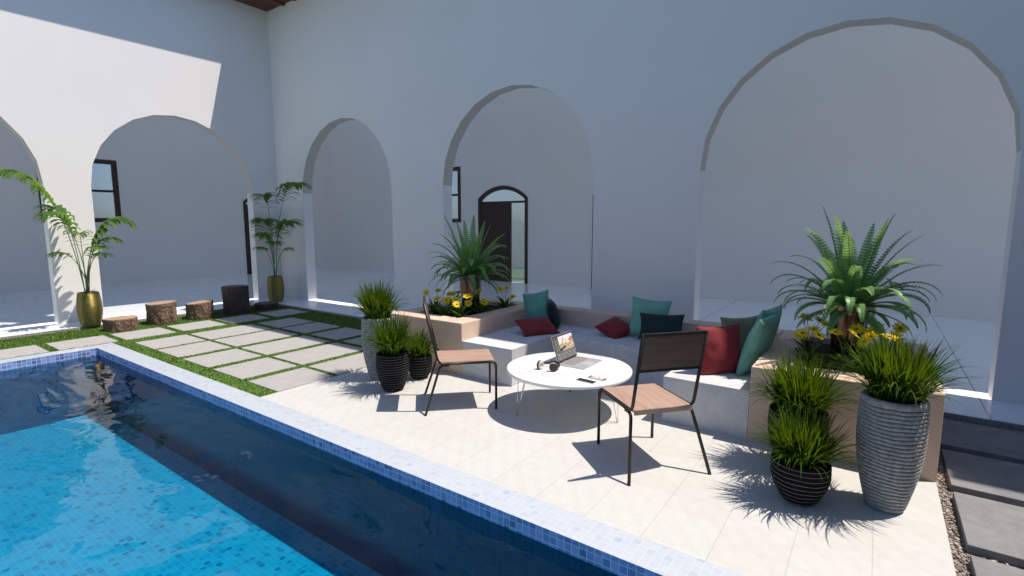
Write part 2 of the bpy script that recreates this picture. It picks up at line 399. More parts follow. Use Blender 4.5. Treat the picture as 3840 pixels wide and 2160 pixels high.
# ------------------------------------------------------------------ pool
x0, y0, x1, y1 = POOL; zf = -.885; ZW = -.09
pt = thing('swimming_pool', (x0, y1, 0), 'blue mosaic swimming pool with pale tiled coping, half in shadow', 'swimming pool')
m = MB()                                              # coping: a ring, flush with the patio
for a, b, c, d in ((x0-CW,y1,x1+CW,y1+CW),(x0-CW,y0-CW,x1+CW,y0),(x0-CW,y0,x0,y1),(x1,y0,x1+CW,y1)):
    m.quad((a,b,.006),(c,b,.006),(c,d,.006),(a,d,.006), 0)
m.quad((x0,y1,.006),(x1,y1,.006),(x1,y1,-.093),(x0,y1,-.093), 1); m.quad((x0,y0,.006),(x0,y1,.006),(x0,y1,-.093),(x0,y0,-.093), 1)
m.quad((x1,y1,.006),(x1,y0,.006),(x1,y0,-.093),(x1,y1,-.093), 1); m.quad((x1,y0,.006),(x0,y0,.006),(x0,y0,-.093),(x1,y0,-.093), 1)
for a, b, c, d in ((x0-CW,y1+CW,x1+CW,y1+CW),(x0-CW,y0-CW,x0-CW,y1+CW)): m.quad((a,b,-.05),(c,d,-.05),(c,d,.006),(a,b,.006), 0)
m.build('coping', [M['coping'], M['copside']], pt, (x0,y1,0))
m = MB()
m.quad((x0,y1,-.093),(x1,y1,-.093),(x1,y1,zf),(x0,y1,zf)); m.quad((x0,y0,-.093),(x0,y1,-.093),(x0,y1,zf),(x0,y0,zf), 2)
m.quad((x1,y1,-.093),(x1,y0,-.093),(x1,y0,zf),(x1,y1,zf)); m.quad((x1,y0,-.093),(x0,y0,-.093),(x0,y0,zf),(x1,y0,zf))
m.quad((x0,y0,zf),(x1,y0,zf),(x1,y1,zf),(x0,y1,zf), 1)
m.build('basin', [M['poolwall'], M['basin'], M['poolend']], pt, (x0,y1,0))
m = MB(); m.quad((x0+.001,y0+.001,ZW),(x1-.001,y0+.001,ZW),(x1-.001,y1-.001,ZW),(x0+.001,y1-.001,ZW)); struct(m.build('water', M['water']))

# ------------------------------------------------------------------ house: arcades, rear walls, doors, windows, roof
g = MB()
def slab2(a, b, c, d):
    g.box(a, b, -.3, c, d, ZS, 1, 'bt'); g.quad((a,b,ZS),(c,b,ZS),(c,d,ZS),(a,d,ZS), 0)
slab2(XB-.2, -9, -10.45, YB+.2); slab2(-10.45, 5.80, 9, YB+.2)
struct(g.build('gallery_floor', [M['marble'], M['granite']]))

HO = (XL, YR, ZS)
house = thing('house', HO, 'white plastered courtyard house with round arched arcades on two sides', 'house')
WT = 6.265
def wall(axis, face, back, u0, u1, openings, top=WT):
    """a wall along x (axis 0) or y (axis 1) with openings [(sill, [(u,z)...])] whose tops are polylines"""
    m = MB()
    P = (lambda u, w, z: (u, w, z)) if axis == 0 else (lambda u, w, z: (w, u, z))
    def both(ua, za, ub, zb, uc, zc, ud, zd):
        for w in (face, back): m.quad(P(ua,w,za), P(ub,w,zb), P(uc,w,zc), P(ud,w,zd))
    u = u0
    for sill, prof in openings:
        a, b = prof[0][0], prof[-1][0]
        both(u,ZS, a,ZS, a,top, u,top)
        for (ua, za), (ub, zb) in zip(prof, prof[1:]):
            both(ua,za, ub,zb, ub,top, ua,top)
            m.quad(P(ua,face,za), P(ub,face,zb), P(ub,back,zb), P(ua,back,za), 1)
        for q in (prof[0], prof[-1]): m.quad(P(q[0],face,sill), P(q[0],face,q[1]), P(q[0],back,q[1]), P(q[0],back,sill))
        if sill > ZS: both(a,ZS, b,ZS, b,sill, a,sill); m.quad(P(a,face,sill), P(b,face,sill), P(b,back,sill), P(a,back,sill))
        u = b
    both(u,ZS, u1,ZS, u1,top, u,top)
    m.quad(P(u0,face,top), P(u1,face,top), P(u1,back,top), P(u0,back,top))
    for e in (u0, u1): m.quad(P(e,face,ZS), P(e,back,ZS), P(e,back,top), P(e,face,top))
    return m
RA, SP = 1.405, 2.355
def arch(c): return (ZS, [(c - RA*math.cos(math.pi*i/12), SP + RA*math.sin(math.pi*i/12)) for i in range(13)])
rc = (-8.74, -4.65, -.42, 3.81); lc = (-5.81, -2.372, 1.066, 4.503)
wall(0, YR, YR+TH, XL-TH, 9, [arch(c) for c in rc]).build('arcade_wall', [M['plaster'], M['soffit']], house, HO)
wall(1, XL, XL-TH, -9, YR, [arch(c) for c in lc]).build('arcade_wall', [M['plaster'], M['soffit']], house, HO)
DW, DH, DR = 1.76, 2.43, .35                          # door: width, springing, rise
def doorprof(a):
    rr = (DW*DW/4 + DR*DR)/(2*DR); cz = DH + DR - rr; t = math.asin(DW/2/rr)
    return [(a + DW/2 + rr*math.sin(-t + 2*t*i/14), cz + rr*math.cos(-t + 2*t*i/14)) for i in range(15)]
def winprof(a, b): return (1.75, [(a, 3.41), (b, 3.41)])
doorsB = (-9.685, -5.95); winB = (-12.03, -10.36); doorL = 8.70; winL = (3.67, 5.34)
wall(0, YB, YB+.25, XB-.25, 9, [winprof(*winB)] + [(ZS, doorprof(a)) for a in doorsB]).build('rear_wall', [M['plaster'], M['plaster']], house, HO)
wall(1, XB, XB-.25, -9, YB, [winprof(*winL), (ZS, doorprof(doorL))]).build('rear_wall', [M['plaster'], M['plaster']], house, HO)
def joinery(axis, face, sign, a, kind, b=None):
    """frame flush with the wall face; sign = direction into the wall"""
    P = (lambda u, w, z: (u, face+sign*w, z)) if axis == 0 else (lambda u, w, z: (face+sign*w, u, z))
    def bar(m, u0, u1, z0, z1, w0=-.012, w1=.09):
        p, q = P(u0,w0,z0), P(u1,w1,z1)
        m.box(min(p[0],q[0]), min(p[1],q[1]), z0, max(p[0],q[0]), max(p[1],q[1]), z1)
    fr = MB(); pn = MB()
    if kind == 'window':
        z0, z1, fw = 1.75, 3.41, .112
        bar(fr,a,b,z0,z0+fw); bar(fr,a,b,z1-fw,z1); bar(fr,a,a+fw,z0+fw,z1-fw); bar(fr,b-fw,b,z0+fw,z1-fw)
        mid = (a+b)/2; bar(fr,mid-.035,mid+.035,z0+fw,z1-fw,-.006,.085)
        bar(fr,a+fw,mid-.035,2.55,2.61,-.004,.08); bar(fr,mid+.035,b-fw,2.55,2.61,-.004,.08)
        w = fr.build('window', M['frame'], house, HO)
        bar(pn,a+fw,b-fw,z0+fw,z1-fw,.03,.036); pn.build('pane', M['pane'], w, (0,0,0) if False else HO)
    else:
        prof = doorprof(a); fw = .10
        def sc(p): # inner edge of the arched head
            cx = a+DW/2; return (cx+(p[0]-cx)*(1-2*fw/DW), DH-.04+(p[1]-DH)*.80)
        inn = [sc(p) for p in prof]
        for (p, q, i, j) in zip(prof, prof[1:], inn, inn[1:]):
            A = [P(p[0],-.012,p[1]),P(q[0],-.012,q[1]),P(j[0],-.012,j[1]),P(i[0],-.012,i[1])]
            B = [P(p[0],.09,p[1]),P(q[0],.09,q[1]),P(j[0],.09,j[1]),P(i[0],.09,i[1])]
            fr.add(A+B, [(0,1,2,3),(4,7,6,5),(3,2,6,7),(0,4,5,1)])
        zt = inn[0][1]
        for u in (a, a+DW-fw): bar(fr,u,u+fw,ZS,zt); 
        fr.quad(P(a,-.012,zt),P(a+fw,-.012,zt),P(a+fw,-.012,zt+.001),P(a,-.012,DH))
        bar(fr,a+fw,a+DW-fw,2.29,2.345,-.008,.085); bar(fr,a+1.13,a+1.16,ZS,2.29,-.004,.08)
        d = fr.build('door', M['frame'], house, HO)
        lf = MB(); bar(lf,a+fw,a+1.13,ZS+.005,2.29,.006,.05); lf.build('leaf', M['frame'], d, HO)
        bar(pn,a+1.16,a+DW-fw,ZS+.005,2.29,.03,.036)
        for w in (.03,.036): pn.add([P(i[0],w,i[1]) for i in inn]+[P(inn[-1][0],w,2.345),P(inn[0][0],w,2.345)], [tuple(range(17))])
        pn.build('pane', M['pane'], d, HO)
        hd = MB(); p = P(a+1.06,-.03,1.05); hd.tube([P(a+1.06,.006,1.05),P(a+1.06,-.045,1.05),P(a+.96,-.045,1.05)], .011, 8); hd.build('handle', M['metal'], d, HO)
joinery(0, YB, 1, winB[0], 'window', winB[1])
for a in doorsB: joinery(0, YB, 1, a, 'door')
joinery(1, XB, -1, winL[0], 'window', winL[1]); joinery(1, XB, -1, doorL, 'door')
# light leak under the arches, put in as glowing strips in the floor
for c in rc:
    m = MB(); m.box(c-RA+.004, YR+.003, ZS-.01, c+RA-.004, YR+TH-.003, ZS+.003, 0, 'b'); m.build('light_leak_strip', M['strip'], house, HO)
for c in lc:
    m = MB(); m.box(XL-TH+.003, c-RA+.004, ZS-.01, XL-.003, c+RA-.004, ZS+.003, 0, 'b'); m.build('light_leak_strip', M['strip'], house, HO)
# eaves, and unseen roof sheets added to pass diffuse fill light
EY, EX = 5.765, XL+.52
m = MB()
EN = .155                                             # unseen eave edge notched to let the sun reach farther over the seating
m.box(XL, EY, WT, -2.0, YR+TH, WT+.07); m.box(-2.0, EY+EN, WT, 2.95, YR+TH, WT+.07); m.box(2.95, EY, WT, 9, YR+TH, WT+.07); m.box(XL-TH, -9, WT, EX, EY, WT+.07); m.box(XL-TH, EY, WT, XL, YR+TH, WT+.07)
for i in range(46):                                  # rafter feet under the boards
    x = EX+.1+i*.42
    if x < 8.8: m.box(x, EY+.02+(EN if -2.1 < x < 2.96 else 0), WT-.035, x+.09, YR, WT-.002)
for i in range(32):
    y = EY-.2-i*.42
    m.box(XL, y, WT-.035, EX-.02, y+.09, WT-.002)
m.build('eave', M['eave'], house, HO)
m = MB()
m.quad((EX,EY+.2,WT+.09),(9,EY+.2,WT+.09),(9,YB+.4,WT+1.6),(XB-.4,YB+.4,WT+1.6), 0)
m.quad((EX,EY+.2,WT+.09),(EX,-9,WT+.09),(XB-.4,-9,WT+1.6),(XB-.4,YB+.4,WT+1.6), 1)
m.build('fill_light_roof', [M['fill_sheet'], M['dim_fill_sheet']], house, HO)

# unseen right-hand wing added to darken that side of the courtyard
wing = thing('added_shade_wing', (3.65, 0, 0), 'unseen dark wing added to shade the right side of the courtyard', 'house')
m = MB(); m.box(3.65, -9, -.012, 3.95, 5.7, 6.2, 0, 'b'); m.build('wall', M['slab'], wing, (3.65,0,0))  # wall of the added shade wing
m = MB(); m.box(3.65, -9, 6.2, 4.6, 5.7, 6.27); m.build('eave', M['eave'], wing, (3.65,0,0))  # eave of the added shade wing
# outside, seen through the glass of the doors
m = MB(); m.quad((-30,13.4,-.03),(6,13.4,-.03),(6,15.8,-.03),(-30,15.8,-.03)); struct(m.build('garden_lawn', M['lawn']))
m = MB(); m.box(-34, 17.0, -.06, 8, 17.2, 1.75, 0, 'b'); tag(m.build('garden_wall', M['plaster'], None, (-13,17.1,0)), 'low pale garden wall behind the house, seen through the door glass', 'wall')

# ------------------------------------------------------------------ built-in seating
ZP, ZB = .60, .40
m = MB()
m.box(-3.72, 4.245, 0, -3.03, 5.745, ZB, 0, 'b'); m.box(-1.425, 4.245, 0, -.74, 5.745, ZB, 0, 'b'); m.box(-3.03, 5.085, 0, -1.425, 5.745, ZB, 0, 'b')
mm = MB(); zz = ZB                                     # one U-shaped solid
U = [(-3.72,4.245),(-3.03,4.245),(-3.03,5.085),(-1.425,5.085),(-1.425,4.245),(-.74,4.245),(-.74,5.745),(-3.72,5.745)]
mm.add([(x,y,0) for x,y in U]+[(x,y,zz) for x,y in U], [(i,(i+1)%8,(i+1)%8+8,i+8) for i in range(8)])
nv = len(mm.v); mm.add([(x,y,zz) for x,y in U]+[(-3.03,5.745,zz),(-1.425,5.745,zz)], [(0,1,2,8,7),(2,3,9,8),(3,4,5,6,9)])
tag(mm.build('bench', M['bench'], None, (-2.22,5.0,0)), 'grey concrete bench bent in a U around the white table', 'bench')
m = MB(); m.box(-3.715, 5.745, 0, -.745, 5.975, ZP, 0, 'b')
tag(m.build('low_wall', M['beige'], None, (-2.22,5.86,0), .006), 'long beige low wall forming the back of the bench', 'wall')
def planter(x0, x1, label):
    y0, y1, w = 4.24, 5.975, .255
    c = ((x0+x1)/2, (y0+y1)/2, 0)
    t = thing('planter', c, label, 'planter')
    m = MB()
    o = [(x0,y0),(x1,y0),(x1,y1),(x0,y1)]; i = [(x0+w,y0+w),(x1-w,y0+w),(x1-w,y1-w*.9),(x0+w,y1-w*.9)]
    vs = [(x,y,0) for x,y in o]+[(x,y,ZP) for x,y in o]+[(x,y,ZP) for x,y in i]+[(x,y,.3) for x,y in i]
    fs = []
    for k in range(4):
        l = (k+1)%4; fs += [(k,l,l+4,k+4),(k+4,l+4,l+8,k+8),(k+8,l+8,l+12,k+12)]
    m.add(vs, fs); m.build('planter_wall', M['beige'], t, c, .006)
    s = MB(); nx = 14
    gx = [x0+w+(x1-x0-2*w)*a/nx for a in range(nx+1)]; gy = [y0+w+(y1-y0-1.9*w)*a/nx for a in range(nx+1)]
    vs = [(a,b,.545+.02*noise.noise((a*9,b*9,0))) for a in gx for b in gy]
    s.add(vs, [(p*(nx+1)+q,(p+1)*(nx+1)+q,(p+1)*(nx+1)+q+1,p*(nx+1)+q+1) for p in range(nx) for q in range(nx)], 0, True)
    s.build('soil', M['soil'], t, c)
planter(-4.92, -3.717, 'beige planter box at the left end of the bench, sunlit front corner')
planter(-.737, .425, 'beige planter box at the right end of the bench behind the grey pot')

# ------------------------------------------------------------------ stumps
def stump(x, y, r, h, dark, label, slant=0, az=0):
    t = thing('tree_stump', (x,y,0), label, 'stump', 'cut stumps along the lawn edge')
    seed = x*7.3+y*3.1; N, K = 120, max(6, int(h/.012))
    def rad(a, z):
        q = (math.cos(a)*2.2+seed, math.sin(a)*2.2, z*3)
        big = noise.noise(q)*.018
        q2 = (math.cos(a)*9+seed, math.sin(a)*9, z*14)
        q3 = (math.cos(a)*24, math.sin(a)*24+seed, z*30)
        d = abs(noise.noise(q2)); e = abs(noise.noise(q3))
        k = .35 if dark else 1
        return r + big + (-.014*max(0,.28-d)/.28 - .007*max(0,.22-e)/.22 + .004)*k
    def top(a, rr): return h + slant*rr/r*math.cos(a-az)
    m = MB(); vs = []
    for i in range(K+1):
        f = i/K
        for j in range(N):
            a = 2*math.pi*j/N; z = f*top(a, r); q = rad(a, z)*(1-.0*f)
            if i == K: q -= .006
            vs.append((q*math.cos(a), q*math.sin(a), z))
    m.add(vs, [(i*N+j,i*N+(j+1)%N,(i+1)*N+(j+1)%N,(i+1)*N+j) for i in range(K) for j in range(N)], 0, True)
    m.build('bark', M['dbark' if dark else 'bark'], t)
    c = MB(); vs = [(0,0,h+.002)]; fs = []
    for k in range(1,5):
        for j in range(N):
            a = 2*math.pi*j/N; q = (rad(a, top(a,r))-.006)*k/4; vs.append((q*math.cos(a), q*math.sin(a), top(a,q)+ (.002 if k<4 else 0)+.0015*noise.noise((q*20*math.cos(a),q*20*math.sin(a),seed))))
    for j in range(N):
        fs.append((0,1+j,1+(j+1)%N))
        for k in range(3): fs.append((1+k*N+j,1+(k+1)*N+j,1+(k+1)*N+(j+1)%N,1+k*N+(j+1)%N))
    c.add(vs, fs, 0, True); c.build('cut_face', M['dcut' if dark else 'cut'], t)
stump(-9.943, 2.97, .226, .19, False, 'low wide sunlit stump beside the left gold pot')
stump(-10.036, 3.602, .222, .352, False, 'medium tall sunlit stump, second from the left gold pot', .012, 1.2)
stump(-10.004, 4.20, .215, .288, False, 'sunlit stump with slanting top beside the tall dark stump', .022, 1.0)
stump(-9.981, 4.847, .229, .52, True, 'tallest stump, dark and in the shade')
stump(-10.027, 5.467, .229, .115, True, 'flattest dark stump in the corner below the right gold pot')

# ------------------------------------------------------------------ pots
def soil_disc(t, r, z):
    m = MB(); vs = [(0,0,z+.012)]; N = 28; fs = []
    for k in range(1,4):
        for j in range(N):
            a = 2*math.pi*j/N; q = r*k/3; vs.append((q*math.cos(a), q*math.sin(a), z+.012*noise.noise((q*30*math.cos(a),q*30*math.sin(a),r))))
    for j in range(N):
        fs.append((0,1+j,1+(j+1)%N))
        for k in range(2): fs.append((1+k*N+j,1+(k+1)*N+j,1+(k+1)*N+(j+1)%N,1+k*N+(j+1)%N))
    m.add(vs, fs, 0, True); m.build('soil', M['soil'], t)
def interp(ctrl, z):
    for (z0,r0),(z1,r1) in zip(ctrl, ctrl[1:]):
        if z <= z1:
            t = (z-z0)/(z1-z0); return r0+(r1-r0)*t
    return ctrl[-1][1]
def smooth_ctrl(rb, rm, rt, h, zm):
    out = []
    for i in range(25):
        f = i/24
        r = rb + (rm-rb)*math.sin(min(1, f/zm)*math.pi/2)**.9 if f < zm else rm + (rt-rm)*(1-math.cos((f-zm)/(1-zm)*math.pi/2))
        out.append((f*h, r))
    return out
def ribbed_pot(t, h, rb, rm, rt, zm, nrib, kind, gap_top=.06, gap_bot=.05):
    """kind 'grey': deep dark grooves; 'black': thin pale lines"""
    ctrl = smooth_ctrl(rb, rm, rt, h, zm); gw = .0036 if kind == 'grey' else .0021; dp = .006 if kind == 'grey' else .0012
    prof = [(interp(ctrl,0)-.012, 0, 0),(interp(ctrl,0), .008, 0)]
    z0, z1 = gap_bot*h, h*(1-gap_top)
    for i in range(nrib):
        z = z0 + (z1-z0)*i/(nrib-1); r = interp(ctrl, z); pitch = (z1-z0)/(nrib-1)
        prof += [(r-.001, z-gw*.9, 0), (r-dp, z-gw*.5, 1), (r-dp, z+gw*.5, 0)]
        if i < nrib-1: prof += [(interp(ctrl, z+gw)-.001, z+gw*.9, 0), (interp(ctrl, z+pitch*.5)+.0003, z+pitch*.5, 0)]
        else: prof += [(r-.001, z+gw*.9, 0)]
    prof += [(rt, h-.010, 0), (rt-.006, h-.002, 0), (rt-.014, h, 0), (rt-.028, h-.001, 0), (rt-.034, h-.008, 0), (rt-.036, h-.09, 0)]
    ph = rng.uniform(0,6)
    def wob(a, r, z):
        w = .0022*math.sin(3*a+ph+z*9)+.0016*math.sin(7*a+z*31) if .02 < z < h-.03 else 0
        return r, z+w*(1 if kind == 'grey' else .6)
    m = MB(); m.lathe(prof, 72, 0, (0,0,0), True, wob)
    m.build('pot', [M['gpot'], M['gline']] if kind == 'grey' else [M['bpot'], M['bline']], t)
    soil_disc(t, rt-.035, h-.045)
def tuft(t, r, z, n, L, spread, seed):
    """sheaves of long blades: stiff in the middle, arching over the rim outside"""
    q = random.Random(seed); m = MB(); C = [(0,0)]+[(r*.62*math.cos(6.283*k/5+seed), r*.62*math.sin(6.283*k/5+seed)) for k in range(5)]
    for k in range(n):
        cx, cy = C[k % 6]; a = q.uniform(0, 6.283); rr = r*.20*math.sqrt(q.random())
        x, y = cx+rr*math.cos(a), cy+rr*math.sin(a)
        out = math.atan2(cy, cx) if cx or cy else a
        az = out + q.gauss(0, 1.0); u = q.random()
        lean = (.10 + .62*u)*spread; ln = L*q.uniform(.70, 1.06); arch = q.random() < .36
        if arch: lean = q.uniform(.55, 1.0); ln *= q.uniform(.75, 1.12)
        w = q.uniform(.0028, .0048); d = Vector((math.cos(az), math.sin(az), 0)); s = Vector((-d.y, d.x, 0))
        s2 = (s + Vector((q.uniform(-.5,.5), q.uniform(-.5,.5), q.uniform(-.2,.2)))).normalized()
        th = lean*.75; p = Vector((x,y,z)); N = 7; vs = []; bend = q.uniform(1.1, 2.2) if arch else lean*q.uniform(.35,1.0)
        for i in range(N+1):
            f = i/N; ww = w*(.55+.9*math.sin(min(1, f*1.3+.12)*2.2))*(1-f**3)
            if i == N: vs.append(tuple(p))
            else: vs += [tuple(p+s2*ww), tuple(p-s2*ww)]
            ang = th + bend*f**1.7
            p = p + (d*math.sin(ang)+Vector((0,0,1))*math.cos(ang))*(ln/N)
        m.add(vs, [(2*i,2*i+1,2*i+3,2*i+2) for i in range(N-1)]+[(2*N-2,2*N-1,2*N)], 0, True)
    m.build('grass_blades', M['grass'], t)
def grass_pot(x, y, h, rb, rm, rt, zm, nrib, kind, label, n, L, spread, seed):
    t = thing('grass_pot', (x,y,.002), label, 'potted grass', 'pots of ornamental grass')
    ribbed_pot(t, h, rb, rm, rt, zm, nrib, kind); tuft(t, rt-.04, h-.045, n, L, spread, seed)
grass_pot(-4.41, 3.647, .69, .102, .180, .172, .70, 27, 'grey', 'tall grey ribbed pot of grass behind the black pots at left', 560, .47, .9, 1)
grass_pot(-3.976, 3.462, .40, .098, .168, .163, .68, 15, 'black', 'medium black lined pot of grass in front of the left planter', 520, .47, .95, 2)
grass_pot(-4.05, 3.911, .264, .082, .139, .133, .66, 9, 'black', 'smallest black pot of grass behind the left chair', 380, .34, .9, 3)
grass_pot(.142, 3.69, .69, .097, .173, .165, .70, 27, 'grey', 'tall grey ribbed pot of grass beside the gravel path', 700, .44, 1.0, 4)
grass_pot(-.292, 3.466, .268, .083, .165, .162, .72, 9, 'black', 'low round black pot of grass at the front right', 560, .38, 1.0, 5)
grass_pot(-.372, 3.965, .42, .100, .186, .181, .70, 14, 'black', 'black lined pot of grass half hidden behind the low round pot', 640, .47, .95, 6)

# ------------------------------------------------------------------ palms in gold pots
def frond_mesh(base, az, height, reach, start, nleaf, leaf, seed, droop=.35):
    q = random.Random(seed); m = MB()
    d = Vector((math.cos(az), math.sin(az), 0)); s = Vector((-d.y, d.x, 0)); up = Vector((0,0,1))
    p0 = Vector(base); tip = p0 + d*reach + up*height
    ctrl = p0 + d*reach*.22 + up*height*(1.02+droop*.35)
    path = bez(p0, ctrl, tip, 26)
    m.tube(path, [.0068*(1-.75*i/26)+.001 for i in range(27)], 6, 0)
    def at(f):
        k = min(25, int(f*26)); t = f*26-k; return path[k].lerp(path[k+1], t), (path[k+1]-path[k]).normalized()
    for i in range(nleaf):
        f = start + (1-start)*(i+.5)/nleaf
        g_ = (f-start)/(1-start)
        L = leaf*(.55+.75*math.sin(math.pi*min(1,(g_*.85+.12))))*q.uniform(.88,1.1)
        for side in (-1, 1):
            p, t = at(min(.999, f + q.uniform(-.006,.006)))
            dirv = (s*side*1.0 + t*(.55+.9*g_) + up*.12 + Vector((q.uniform(-.1,.1),q.uniform(-.1,.1),q.uniform(-.1,.1)))).normalized()
            wv = dirv.cross(up); wv = wv.normalized() if wv.length > .05 else s
            wv = (wv + t*.5*side*0 + up*q.uniform(-.25,.25)).normalized()
            N = 5; vs = []; pp = p.copy(); dd = dirv.copy(); w0 = L*.070+.005
            for k in range(N+1):
                ff = k/N; w = w0*math.sin(math.pi*min(.93, .16+ff*.80))
                nrm = dd.cross(wv).normalized()
                vs += [tuple(pp-wv*w), tuple(pp-nrm*w*.25), tuple(pp+wv*w)] if k < N else [tuple(pp)]
                pp = pp + dd*(L/N); dd = (dd - up*(.27+.34*ff)*(.8+q.random()*.4)).normalized()
            fs = []
            for k in range(N-1): fs += [(3*k,3*k+1,3*k+4,3*k+3),(3*k+1,3*k+2,3*k+5,3*k+4)]
            k = N-1; fs += [(3*k,3*k+1,3*N),(3*k+1,3*k+2,3*N)]
            m.add(vs, fs, 1, True)
    return m
def gold_pot(t):
    h = .552; prof = [(.114,0),(.125,.006)]; nr = 30
    ctrl = smooth_ctrl(.125, .169, .139, h, .50)
    for i in range(nr):
        z = .02+(h-.035)*i/(nr-1); p = (h-.035)/(nr-1); r = interp(ctrl, z)
        prof += [(r-.0042, z-p*.34), (r+.0018, z-p*.10), (r+.0018, z+p*.24), (r-.0042, z+p*.5)]
    prof += [(.139,h-.004),(.136,h),(.128,h),(.126,h-.006),(.126,h-.06)]
    m = MB(); m.lathe(prof, 64); m.build('pot', M['gold'], t); soil_disc(t, .127, h-.04)
FRA = [ # azimuth, height above soil, reach, leaf start, leaves, leaf length
 (-108, 1.93, .90, .42, 21, .33), (-140, 1.40, .42, .42, 14, .29), (-76, 1.30, .46, .44, 14, .31), (72, 1.22, .62, .32, 20, .36),
 (58, .92, .46, .48, 10, .23), (-120, .70, .44, .55, 8, .19), (20, .78, .36, .45, 10, .21), (110, .66, .34, .55, 8, .19), (170, 1.0, .25, .45, 10, .21)]
FRB = [(8, 1.95, .92, .50, 17, .36), (-55, 1.72, .34, .52, 12, .30), (168, 1.24, .56, .34, 20, .36), (18, 1.20, .56, .40, 17, .33),
 (190, .92, .42, .48, 10, .23), (200, .66, .40, .55, 8, .19), (-20, .78, .30, .45, 10, .21), (40, .64, .34, .60, 7, .17), (-90, .95, .22, .45, 10, .21)]
def palm(x, y, FR, label, sd):
    t = thing('potted_palm', (x,y,ZS), label, 'potted palm', 'palms in gold pots')
    gold_pot(t)
    for i, (az, h, rc_, st, nl, lf) in enumerate(FR):
        a = R(az); b = (.035*math.cos(a*1.7+i), .035*math.sin(a*1.3+i), .50)
        frond_mesh(b, a, h, rc_, st, nl, lf, sd+i).build('frond', [M['pstem'], M['palm']], t)
palm(-10.495, 2.737, FRA, 'sunlit palm in a ribbed gold pot against the left pillar', 100)
palm(-10.50, 5.95, FRB, 'shaded palm in a ribbed gold pot in the corner', 200)

# ------------------------------------------------------------------ ferns in bronze pots
def fern_frond(az, el, L, curl, seed, r0=.04):
    q = random.Random(seed); m = MB()
    d = Vector((math.cos(az), math.sin(az), 0)); s = Vector((-d.y, d.x, 0)); up = Vector((0,0,1))
    N = 30; p = d*r0 + up*0; path = [p.copy()]; ang = el
    for i in range(N):
        f = i/N
        p = p + (d*math.cos(ang)+up*math.sin(ang))*(L/N); path.append(p.copy()); ang -= curl/N*(.15+2.5*f*f)
    m.tube(path, [.0028*(1-.8*i/N)+.0006 for i in range(N+1)], 5, 0)
    W = .052*(L/.6)**.5; roll = q.uniform(-.35,.35)
    for i in range(1, N):
        f = i/N
        t = (path[i+1]-path[i-1]).normalized(); nrm = s.cross(t).normalized()
        side0 = (s*math.cos(roll)+nrm*math.sin(roll))
        w = W*min(1, (f/.16)**.6)*(1-f**2.6)**.8*q.uniform(.93,1.05)+.004
        hl = L/N*.50
        for sd in (-1,1):
            sv = (side0*sd + nrm*-.18 + t*.16).normalized(); b = path[i]
            c = b+sv*w
            vs = [b-t*hl*.75, b+sv*w*.45-t*hl*1.02-nrm*.002, c-t*hl*.55, c+t*hl*.25, b+sv*w*.45+t*hl*.85+nrm*.003, b+t*hl*.75]
            m.add([tuple(v) for v in vs], [(0,1,4,5),(1,2,3,4)], 1, True)
    return m
def fern(x, y, z, label, sd):
    t = thing('potted_fern', (x,y,z), label, 'potted fern', 'ferns in bronze pots')
    h = .50; rt, rb = .147, .100
    m = MB(); m.lathe([(rb-.01,0),(rb,.006),(rb+(rt-rb)*.5,h*.5),(rt-.001,h-.012),(rt,h-.003),(rt-.003,h),(rt-.012,h),(rt-.016,h-.01),(rt-.018,h-.08)], 64); m.build('pot', M['bronze'], t)
    soil_disc(t, rt-.017, h-.04)
    q = random.Random(sd); k = 0
    crown = bpy.data.objects.new('fern_plant', None)
    for ring, (n, el, L, curl) in enumerate(((6, 79, .82, .22), (6, 67, .74, .75), (9, 56, .68, 1.45), (11, 46, .66, 2.0), (13, 34, .62, 2.2), (12, 16, .56, 1.9), (7, -10, .46, 1.2))):
        for i in range(n):
            az = 6.283*(i+.5*(ring%2))/n + q.uniform(-.18,.18)
            f = fern_frond(az, R(el+q.uniform(-7,7)), L*q.uniform(.88,1.08), curl*q.uniform(.8,1.2), sd*100+k); k += 1
            f.v = [(v[0], v[1], v[2]+h-.03) for v in f.v]
            f.build('frond', [M['frib'], M['fern']], t)
    bpy.data.objects.remove(crown)
fern(-4.33, 5.13, .545, 'green fern in a bronze pot standing in the left planter', 31)
fern(-.155, 5.0, .545, 'large green fern in a bronze pot standing in the right planter', 47)

